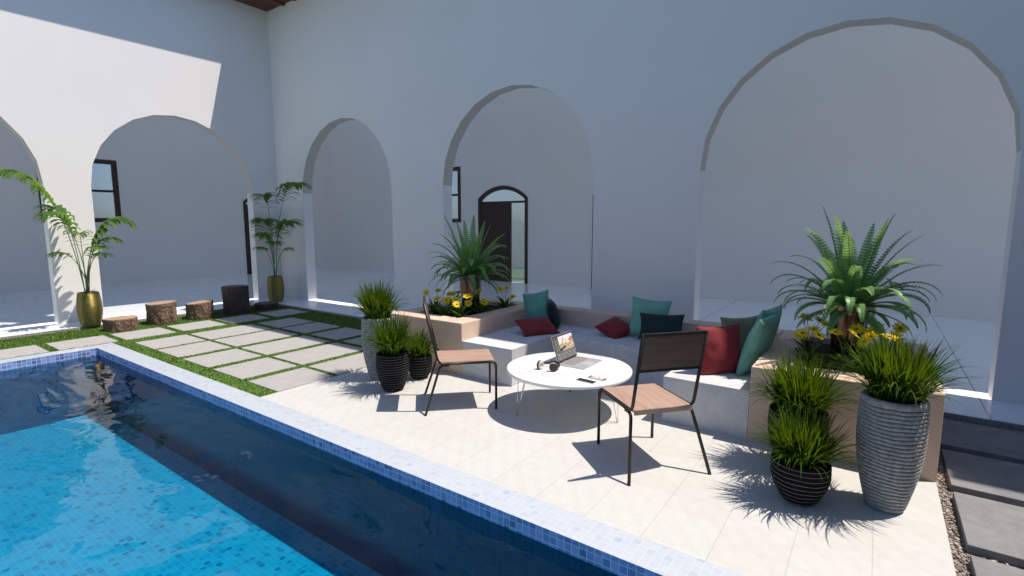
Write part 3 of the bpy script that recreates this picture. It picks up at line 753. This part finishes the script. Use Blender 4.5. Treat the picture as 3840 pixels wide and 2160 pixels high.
# ------------------------------------------------------------------ daisies
def daisy(x, y, label, flowers, sd, nleaf=26, L=.22):
    z = .55; t = thing('daisy_plant', (x,y,z), label, 'flower plant', 'yellow daisies in the planters')
    q = random.Random(sd); m = MB()
    for k in range(nleaf):
        az = q.uniform(0,6.283); d = Vector((math.cos(az),math.sin(az),0)); s = Vector((-d.y,d.x,0)); up = Vector((0,0,1))
        ln = L*q.uniform(.6,1.15); ang = R(q.uniform(38,80)); p = d*.012; N = 6; vs = []; cur = q.uniform(.5,1.5)
        for i in range(N+1):
            f = i/N; w = .014*(.25+math.sin(math.pi*min(.97,f*.85+.12)))*q.uniform(.9,1.1)
            vs += [tuple(p-s*w+up*w*.35), tuple(p), tuple(p+s*w+up*w*.35)] if i < N else [tuple(p)]
            p = p+(d*math.cos(ang)+up*math.sin(ang))*(ln/N); ang -= cur/N*(.5+f)
        fs = []
        for i in range(N-1): fs += [(3*i,3*i+1,3*i+4,3*i+3),(3*i+1,3*i+2,3*i+5,3*i+4)]
        fs += [(3*N-3,3*N-2,3*N),(3*N-2,3*N-1,3*N)]
        m.add(vs, fs, 0, True)
    m.build('leaves', M['dleaf'], t)
    for (fx, fy, fz, ti, ta) in flowers:                 # head position (local), tilt and tilt azimuth
        hp = Vector((fx,fy,fz)); nrm = Vector((math.sin(ti)*math.cos(ta), math.sin(ti)*math.sin(ta), math.cos(ti)))
        m = MB(); m.tube(bez((0,0,0), (fx*.35,fy*.35,fz*.75), hp-nrm*.006, 10), .0026, 6); st = m.build('flower_stem', M['dstem'], t)
        e1 = nrm.orthogonal().normalized(); e2 = nrm.cross(e1); m = MB(); rad = q.uniform(.050,.062); n = q.choice((11,12,13))
        for k in range(n):
            a = 6.283*k/n+q.uniform(-.08,.08); d = e1*math.cos(a)+e2*math.sin(a); s = nrm.cross(d); rl = rad*q.uniform(.88,1.08); lift = q.uniform(.05,.35)
            pr = ((.15,.004,0),(.45,.0085,.25),(.75,.0095,.55),(.93,.006,.62)); vs = []
            for f, w, u in pr: c = hp+d*rl*f+nrm*rl*u*lift; vs += [tuple(c-s*w), tuple(c+s*w)]
            vs.append(tuple(hp+d*rl*1.02+nrm*rl*.6*lift))
            m.add(vs, [(0,1,3,2),(2,3,5,4),(4,5,7,6),(6,7,8)], 0, True)
        fl = m.build('flower', M['petal'], t)
        m = MB(); vs = []; 
        for i, (rr, hh) in enumerate(((.013,.001),(.0115,.006),(.007,.009))):
            vs += [tuple(hp+(e1*math.cos(6.283*k/12)+e2*math.sin(6.283*k/12))*rr+nrm*hh) for k in range(12)]
        m.add(vs, [(i*12+k,i*12+(k+1)%12,(i+1)*12+(k+1)%12,(i+1)*12+k) for i in range(2) for k in range(12)]+[tuple(24+k for k in range(12))], 0, True)
        m.build('flower_centre', M['disc'], fl)
def heads(sd, n, lo=.17, hi=.31):
    q = random.Random(sd); out = []
    for i in range(n):
        a = 6.283*(i+q.uniform(-.2,.2))/n; r = q.uniform(.05,.14)
        out.append((r*math.cos(a), r*math.sin(a), q.uniform(lo,hi), R(q.uniform(15,60)), q.choice((-1.1, -1.4, -.8, q.uniform(0,6.28)))))
    return out
for x, y, n, sd, lab in ((-4.58,4.72,3,1,'yellow daisy clump at the front left of the left planter'), (-4.30,4.60,3,2,'yellow daisy clump at the front middle of the left planter, before the fern pot'),
    (-4.06,4.64,4,3,'yellow daisy clump at the front right corner of the left planter'), (-4.08,5.02,3,4,'yellow daisy clump right of the bronze pot in the left planter'),
    (-4.62,5.12,3,5,'yellow daisy clump left of the bronze pot in the left planter'), (-4.06,5.52,3,6,'yellow daisy clump at the back right corner of the left planter'),
    (-.40,4.66,5,11,'yellow daisy clump at the front left of the right planter'), (-.13,4.62,4,12,'yellow daisy clump in front of the bronze pot in the right planter'),
    (.10,4.68,5,13,'yellow daisy clump at the front right of the right planter'), (.10,5.12,3,14,'yellow daisy clump right of the bronze pot in the right planter'), (-.42,5.06,3,15,'yellow daisy clump left of the bronze pot in the right planter')):
    daisy(x, y, lab, heads(sd*13+5, n, *((.17,.31) if x < -1 else (.24,.37))), sd*17, 26)

# ------------------------------------------------------------------ chairs
def chair(x, y, rz, label):
    t = thing('chair', (x,y,.002), label, 'chair', 'metal framed wooden chairs', rz)
    r, W = .0115, .2315
    for s in (1,-1):
        m = MB(); m.tube(fillet([(.322,s*W,0),(.322,s*W,.446),(.235,s*W,.446)], .062, 8), r, 12); m.build('leg', M['metal'], t)
    for s in (1,-1):
        m = MB(); m.tube(fillet([(-.105,s*(W-.003),.430),(-.185,s*(W-.002),.432),(-.325,s*.3035,0)], .075, 8), r, 12); m.build('leg', M['metal'], t)
    m = MB()
    for s in (1,-1): m.tube(fillet([(.236,s*W,.446),(-.200,s*W,.446),(-.318,s*W,1.0)], .060, 8), r, 12)
    def ux(z): return -.212-(z-.50)*.2095
    m.box(ux(.996)-.011, -W, .985, ux(.996)+.011, W, 1.004); m.box(ux(.742)-.010, -W, .735, ux(.742)+.010, W, .750)
    m.build('frame', M['metal'], t)
    m = MB(); top = [(-.205,.458),(-.19,.4585)] + [tuple((v.x, v.z)) for v in fillet([(-.1,0,.458),(.318,0,.459),(.326,0,.392)], .05, 8)][1:]
    nrm = []; th = .016
    low = []
    for i, (a, b) in enumerate(top):
        p = top[max(0,i-1)]; q = top[min(len(top)-1,i+1)]; dx, dz = q[0]-p[0], q[1]-p[1]; l = math.hypot(dx,dz); low.append((a+dz/l*-th if False else a - (-dz)/l*-th*-1 if False else a+dz/l*th, b-dx/l*th))
    w = W-.0125; k = len(top)
    vs = [(a,w,b) for a,b in top]+[(a,-w,b) for a,b in top]+[(a,w,b) for a,b in low]+[(a,-w,b) for a,b in low]
    fs = []
    for i in range(k-1): fs += [(i,i+1,k+i+1,k+i),(2*k+i,3*k+i,3*k+i+1,2*k+i+1),(i,2*k+i,2*k+i+1,i+1),(k+i,k+i+1,3*k+i+1,3*k+i)]
    fs += [(0,k,3*k,2*k),(k-1,3*k-1,4*k-1,2*k-1)]
    m.add(vs, fs, 0, False); m.box(-.214, -w, .425, -.2055, w, .4565)
    m.build('seat', M['wood'], t)
    m = MB(); a, b = .7505, .9845
    vs = []
    for z in (a, b):
        for dx in (-.006, .006): vs += [(ux(z)+dx, -w, z), (ux(z)+dx, w, z)]
    m.add(vs, [(0,1,5,4),(2,6,7,3),(0,4,6,2),(1,3,7,5),(0,2,3,1),(4,5,7,6)]); m.build('backrest', M['wooddark'], t)
chair(-3.166, 3.571, R(45.2), 'wooden chair seen from the side, left of the white table')
chair(-1.269, 3.462, R(140.0), 'wooden chair seen from behind, right of the white table')

# ------------------------------------------------------------------ table and things on it
TX, TY, TZ, TR = -2.221, 4.005, .402, .566
t = thing('coffee_table', (TX,TY,.002), 'round white coffee table on thin hairpin legs', 'table')
m = MB(); m.lathe([(TR-.012,TZ-.030),(TR-.003,TZ-.028),(TR,TZ-.024),(TR,TZ-.006),(TR-.002,TZ-.002),(TR-.006,TZ),(.3,TZ),(.001,TZ)], 128); m.build('tabletop', M['white'], t)
for a in (-124.6, -4, 117):
    d = Vector((math.cos(R(a)), math.sin(R(a)), 0)); s = Vector((-d.y,d.x,0)); m = MB(); f = d*.505
    for k in (-.075, 0, .075):
        tp = d*(.46-.05*(k == 0)) + s*k; m.tube([Vector((tp.x,tp.y,TZ-.032)), Vector((f.x+s.x*k*.08,f.y+s.y*k*.08,0))], .0032, 8)
    m.box(d.x*.45-.05, d.y*.45-.05, TZ-.034, d.x*.45+.05, d.y*.45+.05, TZ-.0305)
    m.build('leg', M['chrome'], t)

def ltop(m, z): pass
lx0, lx1, ly0, ly1 = -2.335, -2.058, 4.0, 4.375; cz = TZ+.0015
L0 = ((lx0+lx1)/2, (ly0+ly1)/2, cz)
t = thing('laptop', L0, 'open silver laptop showing a landscape picture on its screen', 'laptop')
m = MB(); m.box(lx0, ly0, cz, lx1, ly1, cz+.013); m.build('base', M['alu'], t, L0, .004)
m = MB(); kx0, kx1 = lx0+.022, lx0+.150
m.box(kx0-.004, ly0+.03, cz+.0131, kx1+.002, ly1-.03, cz+.0136, 1)
for i in range(6):
    for j in range(14):
        if i == 5 and 4 <= j <= 8:
            if j == 4: m.box(kx0+i*.0212+.0015, ly0+.034+j*.0219, cz+.0137, kx0+i*.0212+.0185, ly0+.034+9*.0219-.003, cz+.0150)
            continue
        m.box(kx0+i*.0212+.0015, ly0+.034+j*.0219, cz+.0137, kx0+i*.0212+.0185, ly0+.034+j*.0219+.0188, cz+.0150)
m.build('keyboard', [M['key'], M['alu']], t, L0)
m = MB(); m.box(lx1-.105, ly0+.125, cz+.0131, lx1-.012, ly1-.125, cz+.0138); m.build('trackpad', simple('trackpad', (.66,.66,.67), .3, .4, .02), t, L0)
hx, hz, tx_, tz_ = lx0+.004, cz+.016, -2.409, .660
up = Vector((tx_-hx, 0, tz_-hz)); LH = up.length; up.normalize(); nn = Vector((up.z, 0, -up.x))   # screen faces +x
LW = ly1-ly0-.004
def sp(u, v, w=0): # u 0..1 across (viewer's left is -y), v 0..1 up
    p = Vector((hx, ly0+.002+u*LW, hz)) + up*(v*LH) + nn*w; return tuple(p)
def plate(m, u0, v0, u1, v1, w0, w1, mi=0):
    a = [sp(u0,v0,w0),sp(u1,v0,w0),sp(u1,v1,w0),sp(u0,v1,w0),sp(u0,v0,w1),sp(u1,v0,w1),sp(u1,v1,w1),sp(u0,v1,w1)]
    m.add(a, [(0,3,2,1),(4,5,6,7),(0,1,5,4),(1,2,6,5),(2,3,7,6),(3,0,4,7)], mi)
m = MB(); plate(m, 0,0,1,1,-.006,0); lid = m.build('lid', M['alu'], t, L0, .002)
m = MB(); plate(m, .008,.01,.992,.99,.0002,.0010, 0); m.tube([sp(.10,-.01,.002),sp(.90,-.01,.002)], .006, 8, 0)
m.build('bezel', M['bezel'], lid, L0)
def E_(n, c, k=.75): return m_emit('screen_'+n, c, k, tuple(x*.25 for x in c))
sm = [E_('grey',(.17,.165,.165)), E_('dark',(.10,.095,.095)), E_('sky',(.86,.70,.86)), E_('rock',(.62,.36,.22)), E_('pale',(.74,.60,.50)), E_('bush',(.33,.46,.10)), E_('dark_green',(.06,.12,.03)),
      E_('path',(.52,.36,.26)), E_('stone',(.03,.028,.035)), E_('white',(.75,.74,.72)), E_('leaf',(.28,.42,.07)), E_('red_rock',(.45,.20,.12)), E_('lime',(.15,.75,.12)), E_('mauve',(.55,.42,.55))]
m = MB(); w = .0013
def poly(pts, mi):
    global w
    w += .00006; m.add([sp(u, v, w) for u, v in pts], [tuple(range(len(pts)))], mi)
def dot(u, v, ru, rv, mi, n=8): poly([(u+ru*math.cos(6.283*k/n), v+rv*math.sin(6.283*k/n)) for k in range(n)], mi)
poly([(.03,.06),(.97,.06),(.97,.92),(.03,.92)], 0)
x_, y_, X_, Y_ = .25, .36, .97, .92
def pp(a, b): return (x_+(X_-x_)*a, y_+(Y_-y_)*b)
poly([pp(0,0),pp(1,0),pp(1,1),pp(0,1)], 2)
poly([pp(.52,.30),pp(1,.30),pp(1,.74),pp(.93,.80),pp(.83,.78),pp(.74,.66),pp(.62,.60)], 11)
poly([pp(.10,.30),pp(.90,.30),pp(.80,.50),pp(.66,.62),pp(.50,.74),pp(.38,.88),pp(.33,.90),pp(.29,.86),pp(.24,.66),pp(.16,.50)], 4)
poly([pp(.10,.30),pp(.30,.30),pp(.30,.55),pp(.35,.88),pp(.33,.90),pp(.29,.86),pp(.24,.66),pp(.16,.50)], 3)
poly([pp(.72,.30),pp(1,.30),pp(1,.62),pp(.92,.56),pp(.80,.46)], 3)
poly([pp(0,.0),pp(1,.0),pp(1,.30),pp(.55,.36),pp(0,.34)], 7)
qq = random.Random(5)
for k in range(34): a = qq.uniform(.0,.75); dot(*pp(a,qq.uniform(.30,.46)), qq.uniform(.012,.03), qq.uniform(.012,.04), qq.choice((5,5,10,6)))
for k in range(14): dot(*pp(qq.uniform(.72,1.0)-.02,qq.uniform(.18,.36)), .02, .018, qq.choice((6,4,9)))
poly([pp(0,.02),pp(.14,.03),pp(.24,.12),pp(.40,.20),pp(.44,.28),pp(.30,.30),pp(.06,.22),pp(0,.20)], 8)
for k in range(16): dot(*pp(qq.uniform(.02,.40),qq.uniform(.08,.27)), .009, .010, qq.choice((13,9,8,13)))
for k in range(22): dot(*pp(qq.uniform(.38,.95),qq.uniform(.02,.24)), qq.uniform(.01,.03), .012, qq.choice((4,7,11,7)))
poly([(.03,.06),(.97,.06),(.97,.33),(.03,.33)], 0); poly([(.03,.33),(.97,.33),(.97,.36),(.03,.36)], 1)
poly([(.03,.36),(.245,.36),(.245,.92),(.03,.92)], 1)
for i in range(5):
    for j in range(2): dot(.085+.095*j, .44+.085*i+.02*j, .017, .026, 10); poly([(.075+.095*j,.405+.085*i+.02*j),(.10+.095*j,.405+.085*i+.02*j),(.10+.095*j,.411+.085*i+.02*j),(.075+.095*j,.411+.085*i+.02*j)], 9)
for u, v in ((.12,.27),(.30,.27),(.48,.27),(.66,.27),(.84,.27),(.12,.14),(.36,.14),(.62,.14),(.88,.16)): dot(u, v, .013, .022, 9)
for u, v in ((.20,.12),(.68,.25)): poly([(u,v),(u+.006,v),(u+.006,v+.09),(u,v+.09)], 12)
dot(.94,.27,.012,.018,12); dot(.05,.17,.008,.012,12); dot(.05,.33,.014,.016,9)
m.build('screen', sm, lid, L0)

def phone(x, y, rz, l, wd, label, lit):
    t = thing('phone', (x,y,TZ+.002), label, 'phone', None, rz)
    m = MB(); m.box(-l/2,-wd/2,0,l/2,wd/2,.0075); m.build('body', M['alu'], t, (0,0,0), .003)
    m = MB(); m.box(-l/2+.002,-wd/2+.002,.0076,l/2-.002,wd/2-.002,.0081); m.build('glass', M['black'], t, (0,0,0), .0015)
    if lit:
        m = MB(); z = .0083; q = random.Random(3)
        m.quad((-.058,-.027,z),(.060,-.027,z),(.060,.027,z),(-.058,.027,z), 0)
        for k in range(26):
            u, v, r = q.uniform(-.05,.055), q.uniform(-.022,.022), q.uniform(.004,.010); z += .00004
            m.add([(u+r*math.cos(6.283*i/7)*1.3, v+r*.7*math.sin(6.283*i/7), z) for i in range(7)], [tuple(range(7))], q.choice((1,2,3,4,5)))
        m.build('screen', [E_('photo_base',(.75,.62,.55),.8), E_('photo_red',(.60,.05,.05),.8), E_('photo_yellow',(.75,.62,.10),.8), E_('photo_cyan',(.35,.65,.85),.8), E_('photo_cream',(.9,.85,.75),.8), E_('photo_brown',(.30,.15,.08),.8)], t)
phone(-1.892, 3.713, R(-5), .165, .064, 'black phone with a dark screen on the white table', False)
phone(-1.850, 3.834, R(-3), .155, .064, 'phone with a lit colourful picture on the white table', True)

HPO = (-2.32, 3.80, TZ+.001)
t = thing('headphones', HPO, 'black and pale grey headphones with a thin coiled cable on the table', 'headphones')
def cup(c, ax):
    ax = Vector(ax).normalized(); e1 = Vector((0,0,1)); e2 = ax.cross(e1).normalized()
    def ring(prof, mi, m):
        N = 28; vs = []
        for r, h in prof: vs += [tuple(Vector(c)+ax*h+(e1*math.cos(6.283*k/N)*1.05+e2*math.sin(6.283*k/N))*r) for k in range(N)]
        k_ = len(prof); m.add(vs, [(i*N+k,i*N+(k+1)%N,(i+1)*N+(k+1)%N,(i+1)*N+k) for i in range(k_-1) for k in range(N)]+[tuple(range(N))][::1]+[tuple((k_-1)*N+k for k in range(N))], mi, True)
    m = MB(); ring(((.030,.0),(.037,.004),(.038,.014),(.033,.018),(.026,.019)), 0, m); o = m.build('ear_cup', M['cup'], t, HPO)
    m = MB(); ring(((.030,-.0005),(.036,-.004),(.037,-.012),(.033,-.019),(.025,-.020),(.018,-.014),(.016,-.008)), 0, m); m.build('ear_pad', M['pad'], o, HPO)
cn, cf = (-2.262, 3.800, TZ+.041), (-2.398, 3.800, TZ+.041)
cup(cn, (.62,-.78,0)); cup(cf, (-1.0,.10,0))
m = MB(); pts = bez((cn[0]+.018,cn[1]+.012,0), (-2.225,3.90,0), (-2.30,3.935,0), 10)+bez((-2.30,3.935,0), (-2.40,3.965,0), (cf[0]-.012,cf[1]+.01,0), 10)[1:]
N = len(pts); vs = []
for i, p in enumerate(pts):
    tdir = (pts[min(i+1,N-1)]-pts[max(0,i-1)]).normalized(); sd = Vector((-tdir.y,tdir.x,0))*.0035
    vs += [(p.x-sd.x,p.y-sd.y,TZ+.028),(p.x-sd.x,p.y-sd.y,TZ+.056),(p.x+sd.x,p.y+sd.y,TZ+.056),(p.x+sd.x,p.y+sd.y,TZ+.028)]
m.add(vs, [(i*4+k,i*4+(k+1)%4,(i+1)*4+(k+1)%4,(i+1)*4+k) for i in range(N-1) for k in range(4)]+[(0,1,2,3),(4*N-4,4*N-1,4*N-2,4*N-3)], 0, True)
m.build('headband', M['cup'], t, HPO)
cab = [(-2.285,3.79,.022),(-2.307,3.715),(-2.279,3.643),(-2.259,3.622),(-2.226,3.639),(-2.197,3.66),(-2.154,3.656),(-2.122,3.67),(-2.125,3.718),(-2.122,3.779),(-2.142,3.799),(-2.197,3.771),(-2.227,3.723),(-2.269,3.681),(-2.306,3.66),(-2.35,3.647),(-2.4,3.661),(-2.425,3.685),(-2.435,3.73),(-2.439,3.757),(-2.476,3.786),(-2.512,3.786),(-2.517,3.733),(-2.47,3.70),(-2.436,3.678),(-2.431,3.651),(-2.499,3.596),(-2.495,3.565),(-2.466,3.548),(-2.419,3.575),(-2.391,3.581)]
P_ = [Vector((c[0],c[1],TZ+.0022+(c[2] if len(c)>2 else 0))) for c in cab]; sm_ = []
for i in range(len(P_)-1):
    p0, p1, p2, p3 = P_[max(i-1,0)], P_[i], P_[i+1], P_[min(i+2,len(P_)-1)]
    for k in range(4):
        u = k/4; sm_.append(.5*((2*p1)+(p2-p0)*u+(2*p0-5*p1+4*p2-p3)*u*u+(3*p1-p0-3*p2+p3)*u**3))
m = MB(); m.tube(sm_+[P_[-1]], .0019, 6); m.tube([P_[-1], P_[-1]+Vector((.016,.002,0))], .0022, 8); m.build('cable', M['cup'], t, HPO)

# ------------------------------------------------------------------ cushions
def cushion(c, right, upv, w, h, th, mat, label, sag=0):
    rv = Vector(right).normalized(); uv_ = Vector(upv); uv_ = (uv_-rv*uv_.dot(rv)).normalized(); nv_ = rv.cross(uv_)
    t = tag(bpy.data.objects.new('x', None)) if False else None
    m = MB(); N = 26; vs = []
    q = random.Random(hash(label) % 1000 if False else len(label)*7)
    sx, sy = q.uniform(0,9), q.uniform(0,9)
    for side in (1, -1):
        for i in range(N+1):
            for j in range(N+1):
                u = -1+2*i/N; v = -1+2*j/N
                pu = u*(1-.10*(1-v*v)**1.0*abs(u)**2); pv = v*(1-.10*(1-u*u)*abs(v)**2)
                e = ((1-u*u)*(1-v*v)); b = max(0,e)**.42
                wr = noise.noise((u*2.2+sx, v*2.2+sy, side))*.10*b + noise.noise((u*6+sx,v*6,side*3+sy))*.03*b
                z = side*(th/2)*(b+wr)
                vs.append(tuple(rv*(pu*w/2)+uv_*(pv*h/2)+nv_*z))
    K = (N+1)**2; fs = []
    for i in range(N):
        for j in range(N):
            a, b, c_, d = i*(N+1)+j, (i+1)*(N+1)+j, (i+1)*(N+1)+j+1, i*(N+1)+j+1
            fs += [(a,b,c_,d),(K+d,K+c_,K+b,K+a)]
    m.add(vs, fs, 0, True)
    o = m.build('cushion', M[mat]); o.location = c
    tag(o, label, 'cushion', 'cushions scattered on the bench')
cushion((-3.60,5.60,.615), (.97,.1,.22), (-.16,.22,.95), .40, .42, .15, 'teal', 'teal cushion standing in the left corner of the bench')
cushion((-3.295,5.52,.570), (-.515,.857,0), (-.28,-.1,.95), .36, .36, .15, 'navy', 'dark navy cushion seen edge on beside the left teal cushion')
cushion((-3.27,5.10,.475), (.50,.85,0), (-.80,.42,.42), .48, .34, .13, 'red', 'red cushion lying in front of the left teal cushion')
cushion((-2.08,5.62,.630), (.995,.02,-.04), (-.06,.22,.97), .47, .46, .15, 'teal', 'teal cushion standing behind the dark rectangular cushion')
cushion((-1.885,5.47,.575), (.99,.08,.04), (0,.25,.97), .50, .30, .13, 'navy', 'dark rectangular cushion leaning on the middle teal cushion')
cushion((-2.45,5.52,.482), (.40,1.0,.30), (-.98,.10,.28), .35, .35, .14, 'red', 'red cushion lying left of the dark rectangular cushion')
cushion((-1.07,4.63,.605), (.67,.74,.03), (.10,.28,.95), .44, .45, .15, 'red', 'red cushion standing upright on the right arm of the bench')
cushion((-.97,5.06,.625), (.67,.74,.02), (.16,.36,.92), .44, .46, .14, 'olive', 'olive cushion peeping out behind the upright red cushion')
cushion((-.80,4.86,.650), (.10,.99,-.03), (.30,.02,.95), .55, .55, .17, 'teal', 'teal cushion leaning on the right planter, nearest the grass pots')
cushion((-.83,5.30,.655), (.16,.98,0), (.24,.02,.95), .52, .57, .16, 'teal', 'teal cushion farther back behind the one leaning on the right planter')

# ------------------------------------------------------------------ light, world, camera
SD = Vector((.39, .235, 1)).normalized()                # towards the sun
el = math.asin(SD.z); azr = math.atan2(SD.x, SD.y)
w = bpy.data.worlds.new('World'); scn.world = w; w.use_nodes = True
nt = w.node_tree; bg = nt.nodes['Background']; sk = nt.nodes.new('ShaderNodeTexSky'); sk.sky_type = 'NISHITA'; sk.sun_disc = False
sk.sun_elevation = el; sk.sun_rotation = azr; sk.altitude = 0; sk.air_density = 1; sk.dust_density = 1.0; sk.ozone_density = 2.4
tm = nt.nodes.new('ShaderNodeMix'); tm.data_type = 'RGBA'; tm.blend_type = 'MULTIPLY'; tm.inputs[0].default_value = 1; tm.inputs[7].default_value = (.90, .965, 1.11, 1)
nt.links.new(sk.outputs[0], tm.inputs[6]); nt.links.new(tm.outputs[2], bg.inputs[0]); bg.inputs[1].default_value = .102
sl = bpy.data.lights.new('Sun', 'SUN'); sl.energy = 5.0; sl.angle = R(.55); sl.color = (1, .895, .785)
so = bpy.data.objects.new('Sun', sl); COL.objects.link(so); so.location = (6, 4, 14); so.rotation_euler = SD.to_track_quat('Z', 'Y').to_euler()
cd = bpy.data.cameras.new('Camera'); cam = bpy.data.objects.new('Camera', cd); COL.objects.link(cam)
cam.location = (0, 0, 1.7); cd.sensor_width = 36; cd.lens = 18.0; cd.clip_start = .05; cd.clip_end = 3000
cam.rotation_euler = (R(90-7.119), 0, R(35.51)); scn.camera = cam
vs_ = scn.view_settings; vs_.view_transform = 'Standard'; vs_.look = 'None'; vs_.exposure = .28; vs_.gamma = 1
scn.cycles.max_bounces = 12; scn.cycles.diffuse_bounces = 6; scn.cycles.glossy_bounces = 4; scn.cycles.transparent_max_bounces = 12; scn.cycles.transmission_bounces = 6
scn.cycles.sample_clamp_indirect = 8; scn.cycles.use_denoising = True
